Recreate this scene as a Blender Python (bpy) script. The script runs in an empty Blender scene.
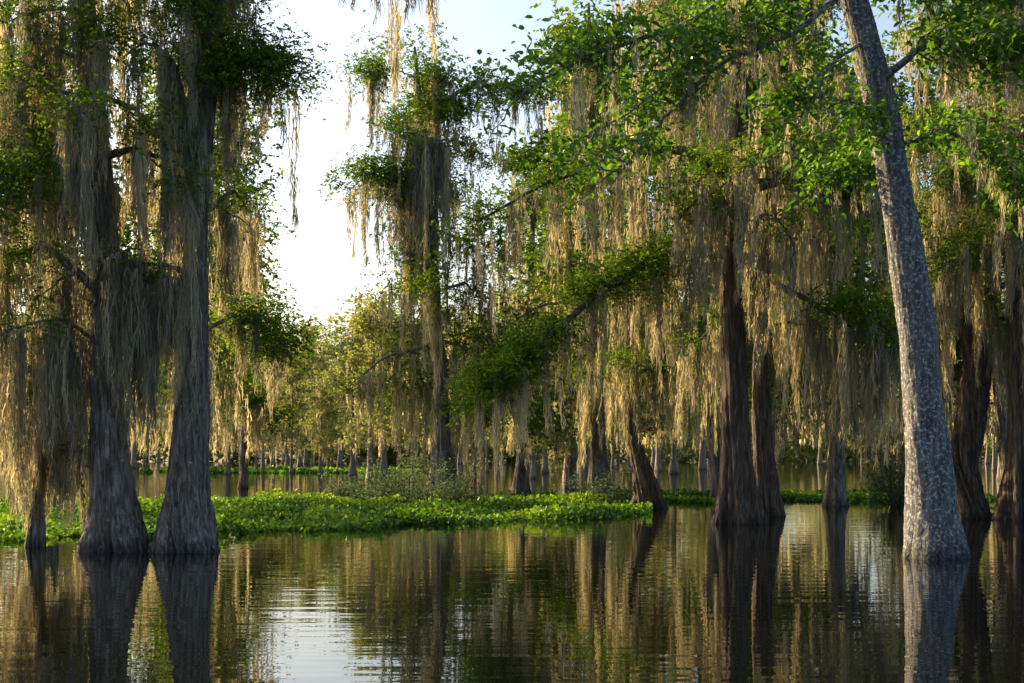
import bpy, math, time, numpy as np
from mathutils import Vector
R = np.random.default_rng(11)
scene = bpy.context.scene
U = lambda a,b,n=None: R.uniform(a,b,n)

# ------------------------------------------------------------------ mesh utils
def mk_mesh(name, V, F, mat, rnd=None, smooth=False):
    V=np.asarray(V,dtype=np.float32); F=np.asarray(F,dtype=np.int32)
    me=bpy.data.meshes.new(name)
    me.vertices.add(len(V)); me.vertices.foreach_set('co',V.ravel())
    k=F.shape[1]
    me.loops.add(F.size); me.loops.foreach_set('vertex_index',F.ravel())
    me.polygons.add(len(F)); me.polygons.foreach_set('loop_start',np.arange(0,F.size,k,dtype=np.int32))
    if smooth: me.polygons.foreach_set('use_smooth',np.ones(len(F),dtype=bool))
    if rnd is not None:
        at=me.attributes.new('rnd','FLOAT','POINT'); at.data.foreach_set('value',np.asarray(rnd,dtype=np.float32))
    me.materials.append(mat)
    me.update(calc_edges=True)
    return me
def link(name, me, parent=None, loc=(0,0,0)):
    ob=bpy.data.objects.new(name,me); scene.collection.objects.link(ob)
    ob.location=loc
    if parent: ob.parent=parent
    return ob
def join(parts):
    Vs=[];Fs=[];Rs=[];o=0
    for V,F,r in parts:
        Vs.append(V);Fs.append(F+o);Rs.append(r);o+=len(V)
    return np.concatenate(Vs),np.concatenate(Fs),np.concatenate(Rs)

# ------------------------------------------------------------------ materials
def newmat(name):
    m=bpy.data.materials.new(name); m.use_nodes=True
    nt=m.node_tree; nt.nodes.clear()
    out=nt.nodes.new('ShaderNodeOutputMaterial')
    return m,nt,out
def ramp(nt,cols,fac):
    r=nt.nodes.new('ShaderNodeValToRGB')
    e=r.color_ramp.elements
    while len(e)<len(cols): e.new(0.5)
    for i,(p,c) in enumerate(cols):
        e[i].position=p; e[i].color=(*c,1)
    nt.links.new(fac,r.inputs[0]); return r
def leafmat(name,cols,trans=0.45,gloss=0.0,tcol=(1,1,1)):
    m,nt,out=newmat(name)
    a=nt.nodes.new('ShaderNodeAttribute'); a.attribute_name='rnd'
    r=ramp(nt,cols,a.outputs['Fac'])
    d=nt.nodes.new('ShaderNodeBsdfDiffuse'); t=nt.nodes.new('ShaderNodeBsdfTranslucent')
    nt.links.new(r.outputs[0],d.inputs[0])
    mu=nt.nodes.new('ShaderNodeMix'); mu.data_type='RGBA'; mu.blend_type='MULTIPLY'; mu.inputs[0].default_value=1
    nt.links.new(r.outputs[0],mu.inputs[6]); mu.inputs[7].default_value=(*tcol,1)
    nt.links.new(mu.outputs[2],t.inputs[0])
    mx=nt.nodes.new('ShaderNodeMixShader'); mx.inputs[0].default_value=trans
    nt.links.new(d.outputs[0],mx.inputs[1]); nt.links.new(t.outputs[0],mx.inputs[2])
    last=mx
    if gloss>0:
        g=nt.nodes.new('ShaderNodeBsdfGlossy'); g.inputs['Roughness'].default_value=0.35
        m2=nt.nodes.new('ShaderNodeMixShader'); m2.inputs[0].default_value=gloss
        nt.links.new(mx.outputs[0],m2.inputs[1]); nt.links.new(g.outputs[0],m2.inputs[2]); last=m2
    nt.links.new(last.outputs[0],out.inputs[0]); return m
def barkmat(name,dark,mid,light,lichen=None,lich_amt=0.6,lsc=6.5,lw=.06):
    m,nt,out=newmat(name)
    tc=nt.nodes.new('ShaderNodeTexCoord')
    mp=nt.nodes.new('ShaderNodeMapping'); mp.inputs['Scale'].default_value=(9,9,0.9)
    nt.links.new(tc.outputs['Object'],mp.inputs[0])
    n=nt.nodes.new('ShaderNodeTexNoise'); n.inputs['Scale'].default_value=1.6; n.inputs['Detail'].default_value=8; n.inputs['Roughness'].default_value=0.68
    n.inputs['Distortion'].default_value=0.5
    nt.links.new(mp.outputs[0],n.inputs[0])
    r=ramp(nt,[(0.34,dark),(0.5,mid),(0.68,light)],n.outputs[0])
    col=r.outputs[0]
    if lichen:
        v=nt.nodes.new('ShaderNodeTexNoise'); v.inputs['Scale'].default_value=lsc; v.inputs['Detail'].default_value=6; v.inputs['Roughness'].default_value=0.75
        nt.links.new(tc.outputs['Object'],v.inputs[0])
        rr=ramp(nt,[(lich_amt-lw,(0,0,0)),(lich_amt+lw*.3,(1,1,1))],v.outputs[0])
        mx=nt.nodes.new('ShaderNodeMix'); mx.data_type='RGBA'
        nt.links.new(rr.outputs[0],mx.inputs[0]); nt.links.new(col,mx.inputs[6]); mx.inputs[7].default_value=(*lichen,1)
        col=mx.outputs[2]
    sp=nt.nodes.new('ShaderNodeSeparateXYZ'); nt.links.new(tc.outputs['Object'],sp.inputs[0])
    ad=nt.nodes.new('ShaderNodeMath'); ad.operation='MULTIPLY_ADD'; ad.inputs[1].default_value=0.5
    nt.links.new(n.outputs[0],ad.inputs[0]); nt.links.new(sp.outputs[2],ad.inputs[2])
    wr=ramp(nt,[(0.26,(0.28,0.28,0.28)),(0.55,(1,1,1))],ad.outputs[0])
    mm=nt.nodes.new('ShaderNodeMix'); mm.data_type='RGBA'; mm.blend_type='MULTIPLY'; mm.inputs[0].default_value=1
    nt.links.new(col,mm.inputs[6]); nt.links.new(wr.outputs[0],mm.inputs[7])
    b=nt.nodes.new('ShaderNodeBsdfPrincipled'); b.inputs['Roughness'].default_value=0.85
    nt.links.new(mm.outputs[2],b.inputs['Base Color'])
    bp=nt.nodes.new('ShaderNodeBump'); bp.inputs['Strength'].default_value=1.0; bp.inputs['Distance'].default_value=0.07
    nt.links.new(n.outputs[0],bp.inputs['Height']); nt.links.new(bp.outputs[0],b.inputs['Normal'])
    nt.links.new(b.outputs[0],out.inputs[0]); return m

M_moss=leafmat('spanish_moss',[(0,(0.12,0.125,0.10)),(0.4,(0.31,0.31,0.24)),(0.75,(0.52,0.49,0.36)),(1,(0.68,0.63,0.45))],0.55,0,(1.08,0.98,0.70))
M_cyp=leafmat('cypress_foliage',[(0,(0.03,0.08,0.018)),(0.5,(0.095,0.19,0.028)),(1,(0.29,0.38,0.045))],0.5,0,(1.25,1.18,0.5))
M_farHaze=leafmat('far_foliage_haze_tint',[(0,(0.15,0.18,0.07)),(0.5,(0.27,0.30,0.10)),(1,(0.44,0.44,0.16))],0.5,0,(1,1,0.7))  # distance haze painted in as lighter leaf colours; no volume in the scene
M_mossHaze=leafmat('far_moss_haze_tint',[(0,(0.34,0.32,0.22)),(0.5,(0.56,0.51,0.35)),(1,(0.76,0.69,0.49))],0.5,0,(1,0.93,0.70))  # moss colours lightened to stand in for haze on far trees
M_broad=leafmat('tupelo_leaves',[(0,(0.03,0.095,0.022)),(0.6,(0.09,0.22,0.03)),(1,(0.28,0.44,0.04))],0.5,0.05,(1.25,1.2,0.45))
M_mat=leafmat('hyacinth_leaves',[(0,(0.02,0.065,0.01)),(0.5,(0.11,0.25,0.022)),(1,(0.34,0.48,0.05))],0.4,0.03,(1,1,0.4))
M_shrub=leafmat('shrub_leaves',[(0,(0.05,0.09,0.045)),(1,(0.20,0.27,0.13))],0.4)
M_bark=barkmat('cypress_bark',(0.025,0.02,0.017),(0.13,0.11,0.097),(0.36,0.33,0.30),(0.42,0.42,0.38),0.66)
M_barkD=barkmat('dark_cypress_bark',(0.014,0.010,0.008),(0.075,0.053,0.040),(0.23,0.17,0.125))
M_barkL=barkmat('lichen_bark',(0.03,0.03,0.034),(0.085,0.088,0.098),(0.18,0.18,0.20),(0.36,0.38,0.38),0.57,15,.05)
M_barkHaze=barkmat('far_bark_haze_tint',(0.10,0.08,0.065),(0.22,0.185,0.15),(0.40,0.35,0.28))  # pale bark: aerial haze put into the colour of far trunks

# ------------------------------------------------------------------ geometry generators
def strands(P,L,W,nseg,rnd,wig=0.03):
    n=len(P); t=np.linspace(0,1,nseg+1)
    c=np.zeros((n,nseg+1,3)); c[:]=P[:,None,:]
    c[:,:,2]-=L[:,None]*t
    st=R.normal(0,wig,(n,nseg+1,2)); st[:,0]=0
    c[:,:,:2]+=np.cumsum(st,axis=1)*0.7
    a=U(0,math.pi,(n,1))+np.cumsum(R.normal(0,0.5,(n,nseg+1)),axis=1)
    w=W[:,None]*(1-0.85*t**1.5)*U(0.6,1.2,(n,nseg+1))*0.5
    d=np.stack([np.cos(a)*w,np.sin(a)*w,np.zeros_like(a)],-1)
    V=np.stack([c-d,c+d],2).reshape(-1,3)
    k=np.arange(n)[:,None]*(nseg+1)*2+np.arange(nseg)[None,:]*2
    F=np.stack([k,k+1,k+3,k+2],-1).reshape(-1,4)
    return V,F,np.repeat(rnd,(nseg+1)*2)
def drapes(A,L,w,dens=45,sw=0.02,nseg=4):
    A=np.asarray(A);L=np.asarray(L);w=np.asarray(w)
    cnt=np.maximum(6,(dens*L*(w/0.18))).astype(int)
    i=np.repeat(np.arange(len(A)),cnt); n=len(i)
    s=U(0,1,n)**1.2*0.92
    prof=w[i]*(1-s)**0.8*np.minimum(1,0.35+4*s)*(1+.45*np.sin(s*L[i]*U(5,9,len(A))[i]+U(0,6,len(A))[i]))
    ang=U(0,2*math.pi,n); rad=np.sqrt(U(0,1,n))*prof
    ph=U(0,6.28,len(A))[i]; am=(0.12*w/0.2)[i]
    fr=U(4,9,len(A))[i]
    P=A[i].copy()
    P[:,0]+=rad*np.cos(ang)+am*np.sin(s*fr+ph)*s
    P[:,1]+=rad*np.sin(ang)+am*np.cos(s*fr*0.8+ph)*s
    P[:,2]-=L[i]*s
    ln=np.minimum(L[i]*(1-s)*U(0.3,1.05,n)+0.10,U(0.3,0.95,n))
    W=sw*U(0.6,1.5,n)
    dr=U(0,1,len(A))[i]
    rnd=np.clip(0.7*dr+0.3*U(0,1,n),0,1)
    return strands(P,ln,W,nseg,rnd,wig=0.028*(ln/nseg/0.12+0.3).mean())
def norm(v): return v/np.maximum(np.linalg.norm(v,axis=-1,keepdims=True),1e-6)
def cyp_leaves(C,Rad,ntw=16,nl=14,ll=0.075,lw=0.022):
    C=np.asarray(C); Rad=np.asarray(Rad)
    N=len(C)*ntw; ci=np.repeat(np.arange(len(C)),ntw)
    a=U(0,2*math.pi,N); el=U(-0.9,0.6,N)
    d=np.stack([np.cos(a)*np.cos(el),np.sin(a)*np.cos(el),np.sin(el)],-1)
    o=C[ci]+R.normal(0,1,(N,3))*Rad[ci,None]*np.array([0.7,0.7,0.5])
    tl=Rad[ci]*U(0.4,1.2,N)
    ti=np.repeat(np.arange(N),nl); M=N*nl
    t=U(0.05,1,M)
    side=norm(np.stack([-d[:,1],d[:,0],R.normal(0,.35,N)],-1))
    sg=np.where(U(0,1,M)>0.5,1,-1)[:,None]
    p=o[ti]+d[ti]*(t*tl[ti])[:,None]; p[:,2]-=0.4*tl[ti]*t**2
    ld=norm(d[ti]*0.6+side[ti]*sg*U(0.4,1.1,(M,1))+R.normal(0,0.25,(M,3)))
    l=(ll*U(0.6,1.4,M)*(1.15-0.6*t))[:,None]
    wd=norm(np.cross(ld,np.array([0,0,1.0])+R.normal(0,0.6,(M,3))))*(lw*U(0.7,1.4,M))[:,None]
    V=np.stack([p,p+ld*l*0.5+wd,p+ld*l,p+ld*l*0.5-wd],1).reshape(-1,3)
    F=np.arange(M*4).reshape(-1,4)
    cr=U(0,1,len(C))[ci][ti]; tr_=U(0,1,N)[ti]
    rn=np.clip(0.5*cr+0.25*tr_+0.25*U(0,1,M),0,1)
    return V,F,np.repeat(rn,4)
def broad_leaves(C,Rad,n=60,ll=0.14,lw=0.032,droop=0.5,flat=0.6):
    C=np.asarray(C);Rad=np.asarray(Rad)
    i=np.repeat(np.arange(len(C)),n); M=len(i)
    p=C[i]+R.normal(0,1,(M,3))*Rad[i,None]*np.array([0.6,0.6,0.6*flat])
    a=U(0,2*math.pi,M)
    ld=norm(np.stack([np.cos(a),np.sin(a),R.normal(-droop,0.5,M)],-1))
    l=(ll*U(0.5,1.35,M))[:,None]
    sd=norm(np.cross(ld,np.array([0,0,1.0])+R.normal(0,0.35,(M,3))))
    up=np.cross(sd,ld)
    w=(lw*U(0.7,1.2,M))[:,None]
    f=U(0.1,0.5,(M,1))
    b=p; tip=p+ld*l-up*l*0.12
    L1=p+ld*l*0.3+sd*w+up*w*f; L2=p+ld*l*0.68+sd*w*0.9+up*w*f
    R1=p+ld*l*0.3-sd*w+up*w*f; R2=p+ld*l*0.68-sd*w*0.9+up*w*f
    V=np.stack([b,L1,L2,tip,R2,R1],1).reshape(-1,3)
    k=np.arange(M)*6
    F=np.concatenate([np.stack([k,k+1,k+2,k+3],-1),np.stack([k,k+3,k+4,k+5],-1)])
    cr=U(0,1,len(C))[i]
    return V,F,np.repeat(np.clip(0.5*cr+0.5*U(0,1,M),0,1),6)
def tube(P,r,sides=8,bump=0.12):
    P=np.asarray(P,float); r=np.asarray(r,float); n=len(P)
    T=norm(np.gradient(P,axis=0))
    ref=np.array([0.13,0.21,1.0]) if abs(T[:,2]).mean()<0.8 else np.array([1.0,0.2,0.1])
    A=norm(np.cross(T,ref)); B=np.cross(T,A)
    th=np.arange(sides)*2*math.pi/sides
    rr=r[:,None]*(1+R.normal(0,bump,(n,sides)))
    V=P[:,None,:]+A[:,None,:]*(np.cos(th)*rr)[:,:,None]+B[:,None,:]*(np.sin(th)*rr)[:,:,None]
    V=V.reshape(-1,3)
    i=np.arange(n-1)[:,None]*sides; j=np.arange(sides)[None,:]; j2=(j+1)%sides
    F=np.stack([i+j,i+j2,i+sides+j2,i+sides+j],-1).reshape(-1,4)
    return V,F,np.zeros(len(V))
def smooth_path(K,n):
    K=np.asarray(K,float)
    s=np.concatenate([[0],np.cumsum(np.linalg.norm(np.diff(K[:,:3],axis=0),axis=1))])
    t=np.linspace(0,s[-1],n)
    out=np.stack([np.interp(t,s,K[:,k]) for k in range(K.shape[1])],-1)
    for _ in range(max(2,n//14)):
        o=out.copy(); out[1:-1]=(o[:-2]+2*o[1:-1]+o[2:])/4
    return out
def trunk(K,nz=110,sides=72,flute=0.30,fz=1.6,twist=0.12,base=0.07,flare=0.35):
    P=smooth_path(K,nz)
    th=np.arange(sides)*2*math.pi/sides
    z=P[:,2]-P[0,2]
    am=(flute*np.exp(-z/fz)+base)[:,None]
    T=th[None,:]+twist*z[:,None]
    f=np.zeros((nz,sides))
    for k,a in ((3,.25),(5,.4),(7,.5),(11,.35)):
        f+=a*np.cos(k*T+U(0,6.28)+0.25*np.sin(z*0.9+U(0,6))[:,None])
    f=1-np.abs(f)*1.3-0.35
    fine=np.zeros((nz,sides))
    for k in (17,23,31):
        fine+=np.cos(k*T+U(0,6.28)+2.0*np.sin(z*U(0.5,1.6)+U(0,6))[:,None])
    lump=np.sin(z*1.7+U(0,6))[:,None]*np.cos(2*th+U(0,6))[None,:]*0.05+np.sin(z*3.1+U(0,6))[:,None]*np.cos(3*th+U(0,6))[None,:]*0.035
    r=P[:,3][:,None]*(1+am*f+0.02*fine+lump+R.normal(0,0.014,(nz,sides)))
    V=np.stack([P[:,0,None]+r*np.cos(th),P[:,1,None]+r*np.sin(th),np.repeat(P[:,2,None],sides,1)],-1).reshape(-1,3)
    i=np.arange(nz-1)[:,None]*sides; j=np.arange(sides)[None,:]; j2=(j+1)%sides
    F=np.stack([i+j,i+j2,i+sides+j2,i+sides+j],-1).reshape(-1,4)
    return (V,F,np.zeros(len(V))),P

class Tree:
    def __init__(s,K,**kw):
        s.base=np.array([K[0][0],K[0][1],0.0])
        s.tr,s.P=trunk(K,**kw)
        s.br=[];s.fol=[];s.folR=[];s.mA=[];s.mL=[];s.mw=[];s.bl=[];s.blR=[]
        s.zmin=0.3
    def at(s,z):
        return np.array([np.interp(z,s.P[:,2],s.P[:,k]) for k in range(4)])
    def moss_on(s,pts,sp,L,w=(0.07,0.2),gap=0.3):
        seg=np.concatenate([[0],np.cumsum(np.linalg.norm(np.diff(pts,axis=0),axis=1))])
        n=max(1,int(seg[-1]/sp)); ph=U(0,6.28)
        for t in np.sort(U(0.08,1,n)):
            if math.sin(t*seg[-1]*2.2+ph)<-1+2*gap and U(0,1)<0.85: continue
            p=np.array([np.interp(t*seg[-1],seg,pts[:,k]) for k in range(3)])
            l=min(L[0]*.5+(L[1]-L[0]*.5)*U(0,1)**1.5,max(0.25,p[2]-s.zmin-U(0,1.2)))
            if p[2]<0.6: continue
            s.mA.append(p); s.mL.append(l); s.mw.append(U(*w)*(0.6+0.4*min(1,l)))
    def clump(s,c,r,n=1,broad=False,spread=.5):
        for k in range(n):
            (s.bl if broad else s.fol).append(np.array(c)+R.normal(0,spread,3)*np.array([1,1,.5])); (s.blR if broad else s.folR).append(r*U(.7,1.2))
    def limb(s,pts,r0,r1=0.015,n=24,moss=(0.14,(0.8,2.4)),fol=1.0,nsub=6,sublen=1.0,wob=0.05,fr=(0.3,0.55),broad=False,gap=0.3):
        K=np.array([[*p] for p in pts],float)
        P=smooth_path(K,n); P[1:]+=np.cumsum(R.normal(0,wob/2,(n-1,3)),axis=0)*np.array([.7,.7,.5])
        r=np.linspace(r0,r1,n)**1.0
        s.br.append(tube(P,r,8))
        if moss: s.moss_on(P,moss[0],moss[1],gap=gap)
        D=norm(P[-1]-P[0])
        for k in range(nsub):
            t=U(0.18,1.0); q=P[int(t*(n-1))]
            a=math.atan2(D[1],D[0])+U(0.3,1.3)*(1 if U(0,1)>.5 else -1)*(0.4 if t>.9 else 1)
            l=sublen*U(0.5,1.2)*(1.15-0.5*t)
            s.twig(q,a,l,U(-0.45,0.7),r[int(t*(n-1))]*0.45,moss,fol,fr,broad,gap)
    def twig(s,q,a,l,e,r,moss,fol,fr,broad,gap):
        m=8;t=np.linspace(0,1,m)[:,None]
        d=np.array([math.cos(a),math.sin(a),0])
        P=q+d*l*t+np.array([0,0,1])*(l*math.tan(e)*t-0.35*l*t*t)
        P[1:]+=np.cumsum(R.normal(0,0.035*l,(m-1,3)),axis=0)
        s.br.append(tube(P,np.linspace(max(r,.018),0.008,m),5))
        if moss: s.moss_on(P,moss[0]*1.3,moss[1],gap=gap)
        if fol>0:
            for c in P[2:]:
                if U(0,1)<0.6*fol:
                    (s.bl if broad else s.fol).append(c+np.array([U(-.2,.2),U(-.2,.2),U(-0.15,.3)]))
                    (s.blR if broad else s.folR).append(U(*fr))
    def auto(s,n,z0,z1,l0,l1,amin=0,amax=2*math.pi,moss=(0.16,(0.8,2.6)),fol=1.0,nsub=5,elev=(-0.1,0.55),r=0.4,**kw):
        for k in range(n):
            z=z0+(z1-z0)*(k+U(0,1))/n
            a=U(amin,amax) if amax-amin<6 else (k*2.4+U(-.6,.6))
            l=np.interp(z,[z0,z1],[l0,l1])*U(0.6,1.3)
            b=s.at(z); e=U(*elev); d=np.array([math.cos(a),math.sin(a),0])
            pts=[b[:3]]
            for t in (0.3,0.6,1.0):
                pts.append(b[:3]+d*l*t+np.array([R.normal(0,.08*l),R.normal(0,.08*l),l*(math.tan(e)*t-0.45*t*t)+R.normal(0,.05*l)]))
            s.limb(pts,max(0.03,b[3]*r*U(.6,1)),0.012,moss=moss,fol=fol*U(.3,1.4),nsub=nsub,sublen=l*0.42,**kw)
    def trunk_moss(s,n,z0,z1,L=(0.6,1.8)):
        for k in range(n):
            b=s.at(U(z0,z1)); a=U(0,6.28)
            z=b[2]
            s.mA.append(b[:3]+np.array([math.cos(a),math.sin(a),0])*b[3]*1.08); s.mL.append(min(U(*L),z-0.4)); s.mw.append(U(0.06,0.15))
    def build(s,name,bark,dens=45,sw=0.02,nseg=4,ntw=16,nl=14,ll=0.075,lw=0.02,folmat=None,mossmat=None,bn=45,bl=.165,bw=.045,meshes_only=False):
        b=s.base; out={}
        V,F,r=s.tr; out['trunk']=mk_mesh(name+'_trunk',V-b,F,bark,smooth=True)
        if s.br: V,F,r=join(s.br); out['branches']=mk_mesh(name+'_branches',V-b,F,bark,smooth=True)
        if s.fol: V,F,r=cyp_leaves(s.fol,s.folR,ntw,nl,ll,lw); out['foliage']=mk_mesh(name+'_foliage',V-b,F,folmat or M_cyp,r)
        if s.bl: V,F,r=broad_leaves(s.bl,s.blR,bn,bl,bw); out['leaves']=mk_mesh(name+'_leaves',V-b,F,M_broad,r)
        if s.mA:
            V,F,r=drapes(s.mA,s.mL,s.mw,dens,sw,nseg); out['spanish_moss']=mk_mesh(name+'_moss',V-b,F,mossmat or M_moss,r)
        if meshes_only: return out
        e=bpy.data.objects.new(name,None); scene.collection.objects.link(e); e.location=b
        for k,me in out.items(): link(k,me,e)
        return e
PI=math.pi
# ------------------------------------------------------------------ hero trees
A=Tree([(-7.9,28.4,-0.3,.74),(-7.92,28.4,0.3,.58),(-7.98,28.4,1.0,.42),(-8.05,28.4,2.2,.33),(-8.15,28.4,3.8,.27),(-8.1,28.5,5.2,.26),(-8.2,28.5,7,.25),(-8.45,28.6,9.2,.22),(-8.6,28.6,11.2,.19),(-8.7,28.6,16,.08)])
A.limb([(-8.1,28.5,5.0),(-9.2,28.2,6.1),(-10.4,28.0,5.9),(-12,27.8,5.5)],.10,moss=(0.07,(1.4,4.8)),nsub=8,sublen=1.2,fol=.8,gap=.3)
A.limb([(-8.2,28.5,6.9),(-9.3,28.8,7.9),(-10.3,29,8.0),(-11.8,29,8.4)],.10,moss=(0.15,(.8,3.0)),nsub=12,sublen=1.3,fol=1.5)
A.limb([(-8.15,28.5,5.6),(-7.7,28.0,5.95),(-7.2,27.8,5.5),(-6.9,27.7,4.9)],.07,moss=(0.04,(1.4,3.8)),nsub=7,sublen=.7,fol=.2,gap=.1)
A.limb([(-8.3,28.5,8.3),(-9.0,27.6,7.7),(-9.8,27,7.1),(-10.6,26.8,6.3)],.08,moss=(0.2,(.6,2.2)),nsub=16,sublen=1.2,fol=1.8)
A.limb([(-8.1,28.3,4.0),(-8.8,27.8,4.6),(-9.8,27.5,4.3)],.05,moss=(0.08,(1,3.6)),nsub=5,sublen=.8,fol=.3,gap=.3)
A.clump((-9.6,27.0,6.9),.6,24,spread=.7); A.clump((-10.0,26.6,6.4),.5,12,spread=.6); A.clump((-10.2,27.4,8.9),.6,22,spread=.8); A.clump((-9.0,28.,5.9),.4,8,spread=.4)
A.auto(18,7.8,15.5,2.6,1.4,moss=(0.15,(.8,3.6)),fol=1.1)
A.trunk_moss(50,3.6,12)
A.build('cypress_tree',M_bark,dens=46,sw=.019,nseg=4,nl=13)

B=Tree([(-6.5,28.2,-0.3,.76),(-6.48,28.2,.3,.58),(-6.45,28.2,.9,.44),(-6.38,28.2,2,.34),(-6.32,28.2,3.6,.29),(-6.3,28.2,5,.27),(-6.38,28.2,6.6,.32),(-6.25,28.2,8,.30),(-6.1,28.2,9.5,.27),(-5.95,28.2,11.2,.22),(-5.8,28.2,16.5,.1)],twist=.5)
B.limb([(-6.2,28.2,8.8),(-5.6,28,9.8),(-5.1,27.9,9.9),(-4.7,27.8,9.4)],.08,moss=(0.22,(.4,1.8)),nsub=12,sublen=.7,fol=1.3)
B.limb([(-6.2,28.1,8.2),(-6.8,27.7,9.6),(-7.1,27.5,9.8),(-7.4,27.3,9.4)],.07,moss=(0.05,(1.2,3.6)),nsub=4,sublen=.5,fol=.3,gap=.2)
B.limb([(-6.3,28.2,5.4),(-6.8,27.8,5.7),(-7.1,27.7,5.1)],.06,moss=(0.045,(1.2,3.3)),nsub=5,sublen=.5,fol=0,gap=.1)
B.limb([(-6.3,28.4,4.2),(-5.7,28.8,4.7),(-5.2,29.2,4.5),(-4.9,29.4,3.9)],.06,moss=(0.2,(.4,2)),nsub=12,sublen=.7,fol=1.4)
B.limb([(-6.3,28.4,6.6),(-5.8,29.2,7.4),(-5.6,30,7.2),(-5.5,30.6,6.8)],.07,moss=(0.12,(.8,3.2)),nsub=5,sublen=.6,fol=.7)
B.limb([(-5.9,28.2,12.2),(-4.2,28,12.9),(-2.6,27.9,12.3),(-1.5,27.9,11.7)],.09,moss=(0.10,(.6,2.1)),nsub=8,sublen=.5,fol=.5)
B.clump((-6.4,27.6,10.4),.5,12,spread=.5); B.clump((-5.1,27.9,9.6),.45,5,spread=.4)
for p in [(-2.3,28,11.9),(-2.25,28.1,11.8),(-2.35,28,11.85)]: B.mA.append(np.array(p)); B.mL.append(U(2.6,3.3)); B.mw.append(.1)
B.auto(14,9.5,16,1.7,1.2,moss=(0.15,(.8,3.2)),fol=1.1)
B.trunk_moss(70,2.8,12,(.4,1.6))
B.build('cypress_tree',M_bark,dens=46,sw=.019,nseg=4,nl=13)

C=Tree([(-9.9,29.5,-0.3,.2),(-9.85,29.5,1,.12),(-9.8,29.5,3,.09),(-9.95,29.5,5.2,.06)],sides=24,nz=40)
C.limb([(-9.8,29.4,1.7),(-9.2,29.0,2.05),(-8.6,28.8,1.6)],.02,.006,moss=None,nsub=6,sublen=.5,fol=0)
C.auto(10,2.2,5.1,1.2,.8,moss=(0.07,(.8,3.6)),fol=.3,nsub=3)
C.trunk_moss(30,1.5,5,(.8,2.6))
C.build('young_cypress_tree',M_bark,dens=46,sw=.019)

D=Tree([(6.25,39,-.3,.76),(6.25,39,.3,.60),(6.2,39,.9,.47),(6.15,39,2.2,.36),(6.1,39,4,.32),(6.0,39,6,.31),(6.1,39,8,.31),(6.3,39,10,.28),(6.35,39,14,.22),(6.4,39,19,.1)])
D.limb([(6.0,39,7.3),(5.0,38.4,7.75),(3.8,37.8,7.05),(2.4,37,6.3),(.8,36.6,4.9),(-.9,36.3,3.5)],.18,.03,n=40,moss=(0.19,(.6,2.8)),nsub=28,sublen=1.2,fol=1.5,gap=.4)
D.limb([(6.1,39,9.4),(4.6,38.2,10.1),(2.6,37.8,9.7),(.6,37.5,8.9),(-1.2,37.2,7.9)],.14,.03,n=34,moss=(0.19,(.8,3.8)),nsub=18,sublen=1.3,fol=.9,gap=.42)
D.limb([(6.1,38.8,6.9),(7.2,38,6.3),(8.4,37.5,5.5),(10.4,37,5.0)],.12,.03,moss=(0.10,(1,4.0)),nsub=14,sublen=1.3,fol=1.1,gap=.35)
D.limb([(6.2,38.8,9),(7.6,38,9.3),(9.2,37.4,8.4),(10.8,37.2,7.2)],.12,.03,moss=(0.17,(.8,3.6)),nsub=12,sublen=1.3,fol=1.1,gap=.4)
D.limb([(6.1,38.8,8.2),(5.6,37.6,8.9),(5.0,36.8,8.6),(4.2,36.4,7.7)],.09,.02,moss=(0.12,(.8,3.6)),nsub=8,sublen=1.0,fol=.5)
D.limb([(6.2,38.7,7.6),(6.6,37.6,8.3),(6.9,36.8,8.0),(7.2,36.4,7.2)],.08,.02,moss=(0.13,(.8,3.0)),nsub=7,sublen=.8,fol=.4)
D.auto(20,9.4,18,3.8,2.0,moss=(0.22,(1,4)),fol=1.1,gap=.4)
D.trunk_moss(32,5.2,14,(.6,2.2))
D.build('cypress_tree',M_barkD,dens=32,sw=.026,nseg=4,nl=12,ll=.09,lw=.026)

D2=Tree([(7.75,43,-.3,.5),(7.7,43,.6,.4),(7.6,43,2,.28),(7.5,43,4,.24),(7.6,43,7,.2),(7.9,43,13,.1)])
D2.auto(10,5,12.5,2.4,1.4,moss=(0.17,(1,3.6)),fol=.9)
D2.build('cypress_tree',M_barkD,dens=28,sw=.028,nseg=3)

E=Tree([(7.95,26.6,-.3,.70),(7.9,26.6,.15,.60),(7.87,26.6,.7,.48),(7.83,26.6,1.3,.42),(7.72,26.6,2.6,.36),(7.52,26.6,4.8,.325),(7.2,26.6,6.7,.305),(6.9,26.6,8.5,.285),(6.4,26.6,10.4,.26),(5.9,26.5,12.2,.22),(5.4,26.4,14.5,.1)],flute=.12,fz=.5,base=.035,sides=64)
bw=dict(broad=True,fr=(.28,.6),gap=.5)
E.limb([(6.2,26.6,11.1),(4.6,26.0,10.6),(3.0,25.6,9.6),(1.5,25.4,9.0),(.3,25.2,8.3)],.10,.012,n=36,moss=(0.5,(.3,1.4)),nsub=28,sublen=1.5,fol=.8,**bw)
E.limb([(6.3,26.5,10.6),(5.2,25.7,9.6),(3.8,25.2,8.9),(2.6,25,7.8),(1.8,24.9,6.7)],.07,.012,n=30,moss=(0.6,(.3,1.2)),nsub=30,sublen=1.4,fol=.75,**bw)
E.limb([(4.6,26,10.5),(3.4,25.4,9.2),(2.0,25.2,8.0),(.9,25.1,7.4)],.04,.01,n=24,moss=(0.8,(.3,1.0)),nsub=16,sublen=1.0,fol=.7,**bw)
E.limb([(6.95,26.4,7.8),(6.4,26.2,8.4),(5.4,26,8.55),(4.4,25.9,8.3)],.03,.008,moss=(0.5,(.3,.8)),nsub=9,sublen=.8,fol=.8,**bw)
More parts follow.
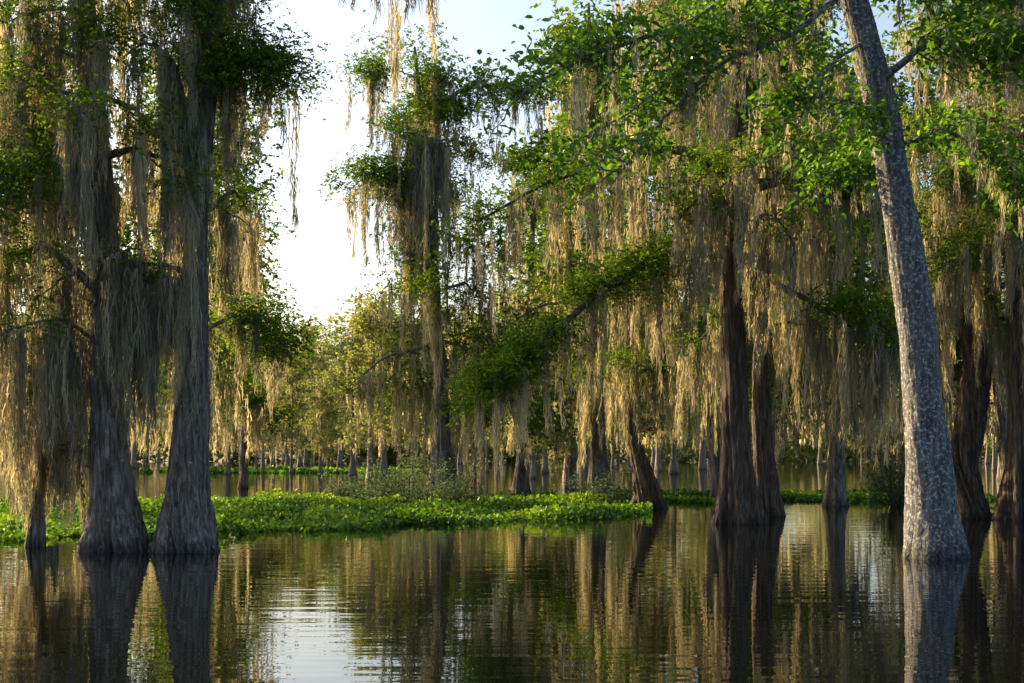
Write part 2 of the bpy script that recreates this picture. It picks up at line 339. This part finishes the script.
E.limb([(6.6,26.5,9.6),(5.8,25.9,9.0),(5.2,25.7,8.0),(5.0,25.6,7.0)],.04,.01,moss=(0.5,(.3,1)),nsub=9,sublen=.7,fol=.7,**bw)
E.limb([(6.8,26.5,8.8),(7.6,26.1,9.4),(8.6,25.8,9.3),(9.8,25.6,8.9)],.08,.012,moss=(0.5,(.3,1)),nsub=22,sublen=1.2,fol=1.0,**bw)
E.limb([(7.2,26.6,6.9),(7.0,26.9,7.4),(6.5,27.2,7.5),(6.1,27.4,7.0)],.035,.01,moss=(0.5,(.3,1)),nsub=10,sublen=.7,fol=.8,**bw)
E.limb([(7.0,26.6,7.6),(8.2,26.9,8.1),(9.0,27,7.7),(9.7,27.2,6.8)],.05,.01,moss=(0.4,(.3,1)),nsub=20,sublen=1.2,fol=.9,**bw)
E.limb([(6.3,26.6,11),(7.4,26.3,11.5),(8.6,26,10.8),(9.8,25.8,10.2)],.08,.012,moss=(0.4,(.3,1)),nsub=18,sublen=1.2,fol=1.2,**bw)
E.auto(12,10.8,14.2,2.6,1.5,moss=(0.4,(.3,1.2)),fol=1,nsub=8,broad=True,fr=(.25,.5))
E.build('tupelo_tree',M_barkL,dens=50,sw=.019,bn=21)

F_=Tree([(13.5,42,-.3,.62),(13.5,42,.5,.42),(13.3,42,1.6,.36),(13.6,42,3.2,.42),(13.75,42,4.6,.38),(13.5,42,5.6,.28),(13.2,42,7.0,.2),(13.1,42,12,.1)],flute=.3,fz=4,base=.14,twist=.6)
F_.auto(10,6,11.8,2.4,1.4,moss=(0.2,(1,3)),fol=1.2)
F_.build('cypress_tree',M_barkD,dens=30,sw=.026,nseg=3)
G_=Tree([(14.6,41,-.3,.7),(14.6,41,.5,.5),(14.7,41,2,.38),(14.7,41,5,.34),(14.6,41,9,.30),(14.5,41,17,.12)])
G_.auto(24,6,16.8,3.6,2.4,moss=(0.18,(1,3.6)),fol=1.4)
G_.trunk_moss(30,4,12)
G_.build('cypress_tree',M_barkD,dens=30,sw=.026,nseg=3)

H=Tree([(-2.7,60,-.3,.6),(-2.75,60,.6,.42),(-2.85,60,2,.32),(-3.1,60,6,.28),(-3.4,60,10.4,.24),(-3.7,60,14.7,.2),(-4.1,60,19,.05)],sides=40)
H.limb([(-3.5,60,11.5),(-4.8,59,13.5),(-5.8,58.5,13.6),(-6.8,58,12.6)],.12,moss=(0.2,(.8,3.6)),nsub=12,sublen=1.2,fol=1.2,fr=(.4,.65))
H.limb([(-3.8,60,15.5),(-2.2,59,16.9),(-.6,58.5,17),(1.2,58.5,16.6)],.12,moss=(0.2,(.6,3)),nsub=14,sublen=1.3,fol=1.1,fr=(.4,.7))
H.limb([(-3.5,60,12),(-4.4,58.6,14.6),(-4.0,58,14.9),(-2.8,58,14.4)],.1,moss=(0.04,(2,6)),nsub=8,sublen=.8,fol=.2,gap=.1)
H.auto(28,4,18.8,3.0,2.4,moss=(0.18,(.8,4)),fol=1.0,fr=(.45,.8))
H.clump((-4.1,60,19),.8,14,spread=.9)
H.build('cypress_tree',M_bark,dens=23,sw=.034,nseg=3,ll=.13,lw=.04,nl=9)

I=Tree([(4.75,49,-.3,.62),(4.7,49,.4,.46),(4.5,49,1.3,.34),(4.15,49,2.4,.2),(4.0,49,5,.16),(4.3,49,11,.07)],flute=.3,base=.12)
I.auto(11,4.2,10.8,2.4,1.2,moss=(0.17,(1,3.4)),fol=.9)
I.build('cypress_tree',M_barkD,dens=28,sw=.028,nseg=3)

# ------------------------------------------------------------------ instanced mid / far trees
variants=[]; farv=[]
for v in range(4):
    h=[17,19,16,15][v]; lean=[.9,-.7,-1.3,.4][v]; mid=[.5,-.6,.2,-.9][v]; fl=[1,.75,.6,.85][v]
    T=Tree([(0,0,-.3,.52*fl),(0,0,.5,.38*fl),(mid*.2,0,1.6,.27),(mid,0,h*.35,.22),(lean*.6,0,h*.6,.18),(lean,0,h,.05)],sides=32,nz=60)
    T.zmin=1.0
    T.auto(21,4,h*.97,3.5,1.9,moss=(0.25,(.8,4.4)),fol=[1.0,1.3,.9,1.1][v],fr=(.45,.85),nsub=5,gap=.4)
    T.clump((lean,0,h),.8,8,spread=.8)
    variants.append(T.build('mid_cypress',M_bark,dens=14,sw=.045,nseg=3,ntw=10,nl=8,ll=.18,lw=.055,meshes_only=True))
for v in range(4):
    h=[16,18,15,12][v]; lean=U(-1.5,1.5); fl=[1,.8,.9,.45][v]
    T=Tree([(0,0,-.3,.45*fl),(0,0,.5,.34*fl),(0,0,1.6,.24*fl),(lean*.6,0,h*.6,.15*fl),(lean,0,h,.05)],sides=14,nz=30)
    T.zmin=1.8
    T.auto([16,16,15,10][v],4,h*.97,3.3 if v<3 else 1.8,1.7 if v<3 else 1,moss=(0.38,(.8,4.2)),fol=1.0,fr=(.6,1.0),nsub=4,gap=.4)
    T.clump((lean,0,h),.9,7,spread=.8)
    farv.append(T.build('far_cypress',M_barkHaze,dens=7,sw=.10,nseg=2,ntw=7,nl=5,ll=.34,lw=.11,folmat=M_farHaze,mossmat=M_mossHaze,meshes_only=True))
def place(name,src,x,y,s=1.0,parent=None):
    e=bpy.data.objects.new(name,None); scene.collection.objects.link(e)
    e.location=(x,y,0); e.scale=(s,s,s); e.rotation_euler=(0,0,U(0,6.28))
    if parent: e.parent=parent
    for k,me in src.items(): link(k,me,e)
    return e
for v,x,y,s in [(0,3.7,60,1.2),(1,8.0,55,1.05),(3,11.6,51,1.05),(2,16.5,60,1.15),(1,20,57,1.25),(1,2.9,72,1.15),(1,13,72,1.2),(0,0.4,66,.95),
                (3,-15.0,46,1.05),(2,-12.2,52,1.0),(1,-16,68,1.1),(2,-14.0,74,.85)]:
    place('cypress_tree',variants[v],x,y,s)
far=bpy.data.objects.new('distant_trees',None); scene.collection.objects.link(far)
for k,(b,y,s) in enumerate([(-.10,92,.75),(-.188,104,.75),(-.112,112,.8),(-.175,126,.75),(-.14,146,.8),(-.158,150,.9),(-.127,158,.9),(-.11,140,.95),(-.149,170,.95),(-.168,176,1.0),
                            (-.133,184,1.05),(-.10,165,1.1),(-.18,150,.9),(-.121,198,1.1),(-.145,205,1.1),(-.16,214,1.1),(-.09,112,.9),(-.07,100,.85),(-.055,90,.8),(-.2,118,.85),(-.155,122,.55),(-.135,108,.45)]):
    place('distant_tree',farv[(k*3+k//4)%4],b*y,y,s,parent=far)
cnt=0
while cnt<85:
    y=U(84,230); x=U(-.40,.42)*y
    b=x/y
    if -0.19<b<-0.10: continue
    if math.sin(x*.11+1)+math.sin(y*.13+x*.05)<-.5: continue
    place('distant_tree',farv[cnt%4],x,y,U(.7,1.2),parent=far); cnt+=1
n=900; C_=np.stack([U(-120,140,n),U(240,262,n),np.abs(R.normal(0,6,n))+.3],-1)
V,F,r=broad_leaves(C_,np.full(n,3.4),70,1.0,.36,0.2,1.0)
link('distant_thicket',mk_mesh('thicket',V,F,M_farHaze,r))

# ------------------------------------------------------------------ floating hyacinth mat
fx=[-24,-16,-11,-6.8,-2.9,1.3,4.4,4.9]; fy=[28.5,29.8,31,34,37,39.6,45,50]
def mat_inside(x,y):
    e=0.45*np.sin(x*1.9+np.sin(y))+.3*np.sin(x*4.3+1)+.2*np.sin(x*9.1)+.5*np.sin(x*.7+2)
    front=np.interp(x,fx,fy)+e
    hole=(np.sin(x*.9+1.3*np.sin(y*.35))+np.sin(y*.45+.6*x))>1.75
    return (y>front)&(y<np.interp(x,[-24,-10,5],[50,56,60])+2*e)&(x<4.9)&~(hole&(y>front+2))
def patch(cx,cy,rx,ry):
    return lambda x,y: ((x-cx)/rx)**2+((y-cy)/ry)**2 < 1+.35*np.sin(x*2.3+y)+.2*np.sin(x*5)
def leaves_mat(name,test,box,dens,size,hmax):
    x0,x1,y0,y1=box; n=int((x1-x0)*(y1-y0)*dens)
    x=U(x0,x1,n);y=U(y0,y1,n); k=test(x,y); x=x[k];y=y[k];n=len(x)
    clump=(.5+.5*np.sin(x*1.3+2*np.sin(y*.7)))*(.5+.5*np.sin(y*1.1+x*.6))
    z=U(.02,1,n)*hmax*(.3+.9*clump)
    a=U(0,6.28,n); tilt=R.normal(0.85,.5,n)
    nrm=np.stack([np.cos(a)*np.sin(tilt),np.sin(a)*np.sin(tilt),np.cos(tilt)],-1)
    t1=norm(np.cross(nrm,np.array([0.1,.05,1.])+0*nrm)); t2=np.cross(nrm,t1)
    s=size*U(.5,1.3,n)
    th=np.arange(6)*PI/3
    c=np.stack([x,y,z],-1)
    V=(c[:,None,:]+t1[:,None,:]*(np.cos(th)*.85)[None,:,None]*s[:,None,None]+t2[:,None,:]*np.sin(th)[None,:,None]*s[:,None,None]).reshape(-1,3)
    k=np.arange(n)[:,None]*6
    F=np.concatenate([k+np.array([0,1,2,3]),k+np.array([0,3,4,5])])
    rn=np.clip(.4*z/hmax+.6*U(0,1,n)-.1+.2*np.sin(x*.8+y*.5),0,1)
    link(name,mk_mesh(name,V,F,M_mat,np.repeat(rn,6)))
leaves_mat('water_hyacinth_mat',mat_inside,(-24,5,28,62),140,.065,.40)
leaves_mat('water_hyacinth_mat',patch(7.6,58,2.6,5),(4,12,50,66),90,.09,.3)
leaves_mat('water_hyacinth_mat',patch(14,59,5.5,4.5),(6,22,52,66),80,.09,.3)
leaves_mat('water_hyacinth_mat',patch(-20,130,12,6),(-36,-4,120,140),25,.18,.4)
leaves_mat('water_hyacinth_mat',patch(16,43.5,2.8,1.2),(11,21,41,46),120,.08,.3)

def shrub(x,y,w,h,n=60):
    c=np.stack([R.normal(0,w*.28,n),R.normal(0,w*.25,n),np.abs(R.normal(0,h*.42,n))+.1],-1)
    V,F,r=broad_leaves(c,np.full(n,.3),45,.11,.03,.1,1.0)
    e=bpy.data.objects.new('shrub',None); scene.collection.objects.link(e); e.location=(x,y,0)
    link('leaves',mk_mesh('shrub_leaves',V,F,M_shrub,r),e)
    st=[]
    for k in range(18):
        q=c[k]; st.append(tube(np.array([[q[0]*.2,q[1]*.2,-.1],[q[0]*.6,q[1]*.6,q[2]*.6],q]),[.03,.02,.01],5))
    V,F,r=join(st); link('stems',mk_mesh('shrub_stems',V,F,M_barkD),e)
shrub(-3.8,52,3.2,2.0,80); shrub(-2.2,53,2,1.3,40); shrub(3.2,52,2.2,1.3,50); shrub(14,52,2.2,3.0,80); shrub(-6.6,56,1.5,.9,30)

# ------------------------------------------------------------------ water
m,nt,out=newmat('swamp_water')
b=nt.nodes.new('ShaderNodeBsdfPrincipled'); b.inputs['Base Color'].default_value=(.003,.0045,.003,1)
b.inputs['Roughness'].default_value=.004; b.inputs['IOR'].default_value=1.38
tc=nt.nodes.new('ShaderNodeTexCoord')
def nz(sc,scale,det):
    mp=nt.nodes.new('ShaderNodeMapping'); mp.inputs['Scale'].default_value=sc; nt.links.new(tc.outputs['Object'],mp.inputs[0])
    q=nt.nodes.new('ShaderNodeTexNoise'); q.inputs['Scale'].default_value=scale; q.inputs['Detail'].default_value=det
    nt.links.new(mp.outputs[0],q.inputs[0]); return q.outputs[0]
n1=nz((.25,1,1),1.8,1); n2=nz((.2,1,1),6,0)
a1=nt.nodes.new('ShaderNodeMath'); a1.operation='MULTIPLY_ADD'; a1.inputs[1].default_value=.25
nt.links.new(n2,a1.inputs[0]); nt.links.new(n1,a1.inputs[2])
bp=nt.nodes.new('ShaderNodeBump'); bp.inputs['Strength'].default_value=.22; bp.inputs['Distance'].default_value=.025
nt.links.new(a1.outputs[0],bp.inputs['Height']); nt.links.new(bp.outputs[0],b.inputs['Normal'])
nt.links.new(b.outputs[0],out.inputs[0])
S=3000
link('water',mk_mesh('water',[(-S,-S,0),(S,-S,0),(S,S,0),(-S,S,0)],[[0,1,2,3]],m))

# ------------------------------------------------------------------ light
el=math.radians(21); az=math.radians(-56)
w=bpy.data.worlds.new('World'); scene.world=w; w.use_nodes=True
nt=w.node_tree; bg=nt.nodes['Background']
sk=nt.nodes.new('ShaderNodeTexSky'); sk.sky_type='NISHITA'; sk.sun_disc=False; sk.sun_elevation=el; sk.sun_rotation=az
sk.air_density=.95; sk.dust_density=3.6; sk.ozone_density=1.3
nt.links.new(sk.outputs[0],bg.inputs[0]); bg.inputs[1].default_value=.29
L=bpy.data.lights.new('sun','SUN'); L.energy=14; L.angle=math.radians(.5); L.color=(1,.72,.37)
so=bpy.data.objects.new('sun',L); scene.collection.objects.link(so)
dv=Vector((math.sin(az)*math.cos(el),math.cos(az)*math.cos(el),math.sin(el)))
so.rotation_euler=dv.to_track_quat('Z','Y').to_euler()

# ------------------------------------------------------------------ camera
cd=bpy.data.cameras.new('camera'); cam=bpy.data.objects.new('camera',cd); scene.collection.objects.link(cam)
cam.location=(0,0,2.0); cam.rotation_euler=(math.radians(90),0,0)
cd.lens=50; cd.sensor_width=36; cd.shift_y=.106; cd.clip_end=6000
scene.camera=cam
scene.view_settings.view_transform='Standard'; scene.view_settings.look='None'; scene.view_settings.exposure=0
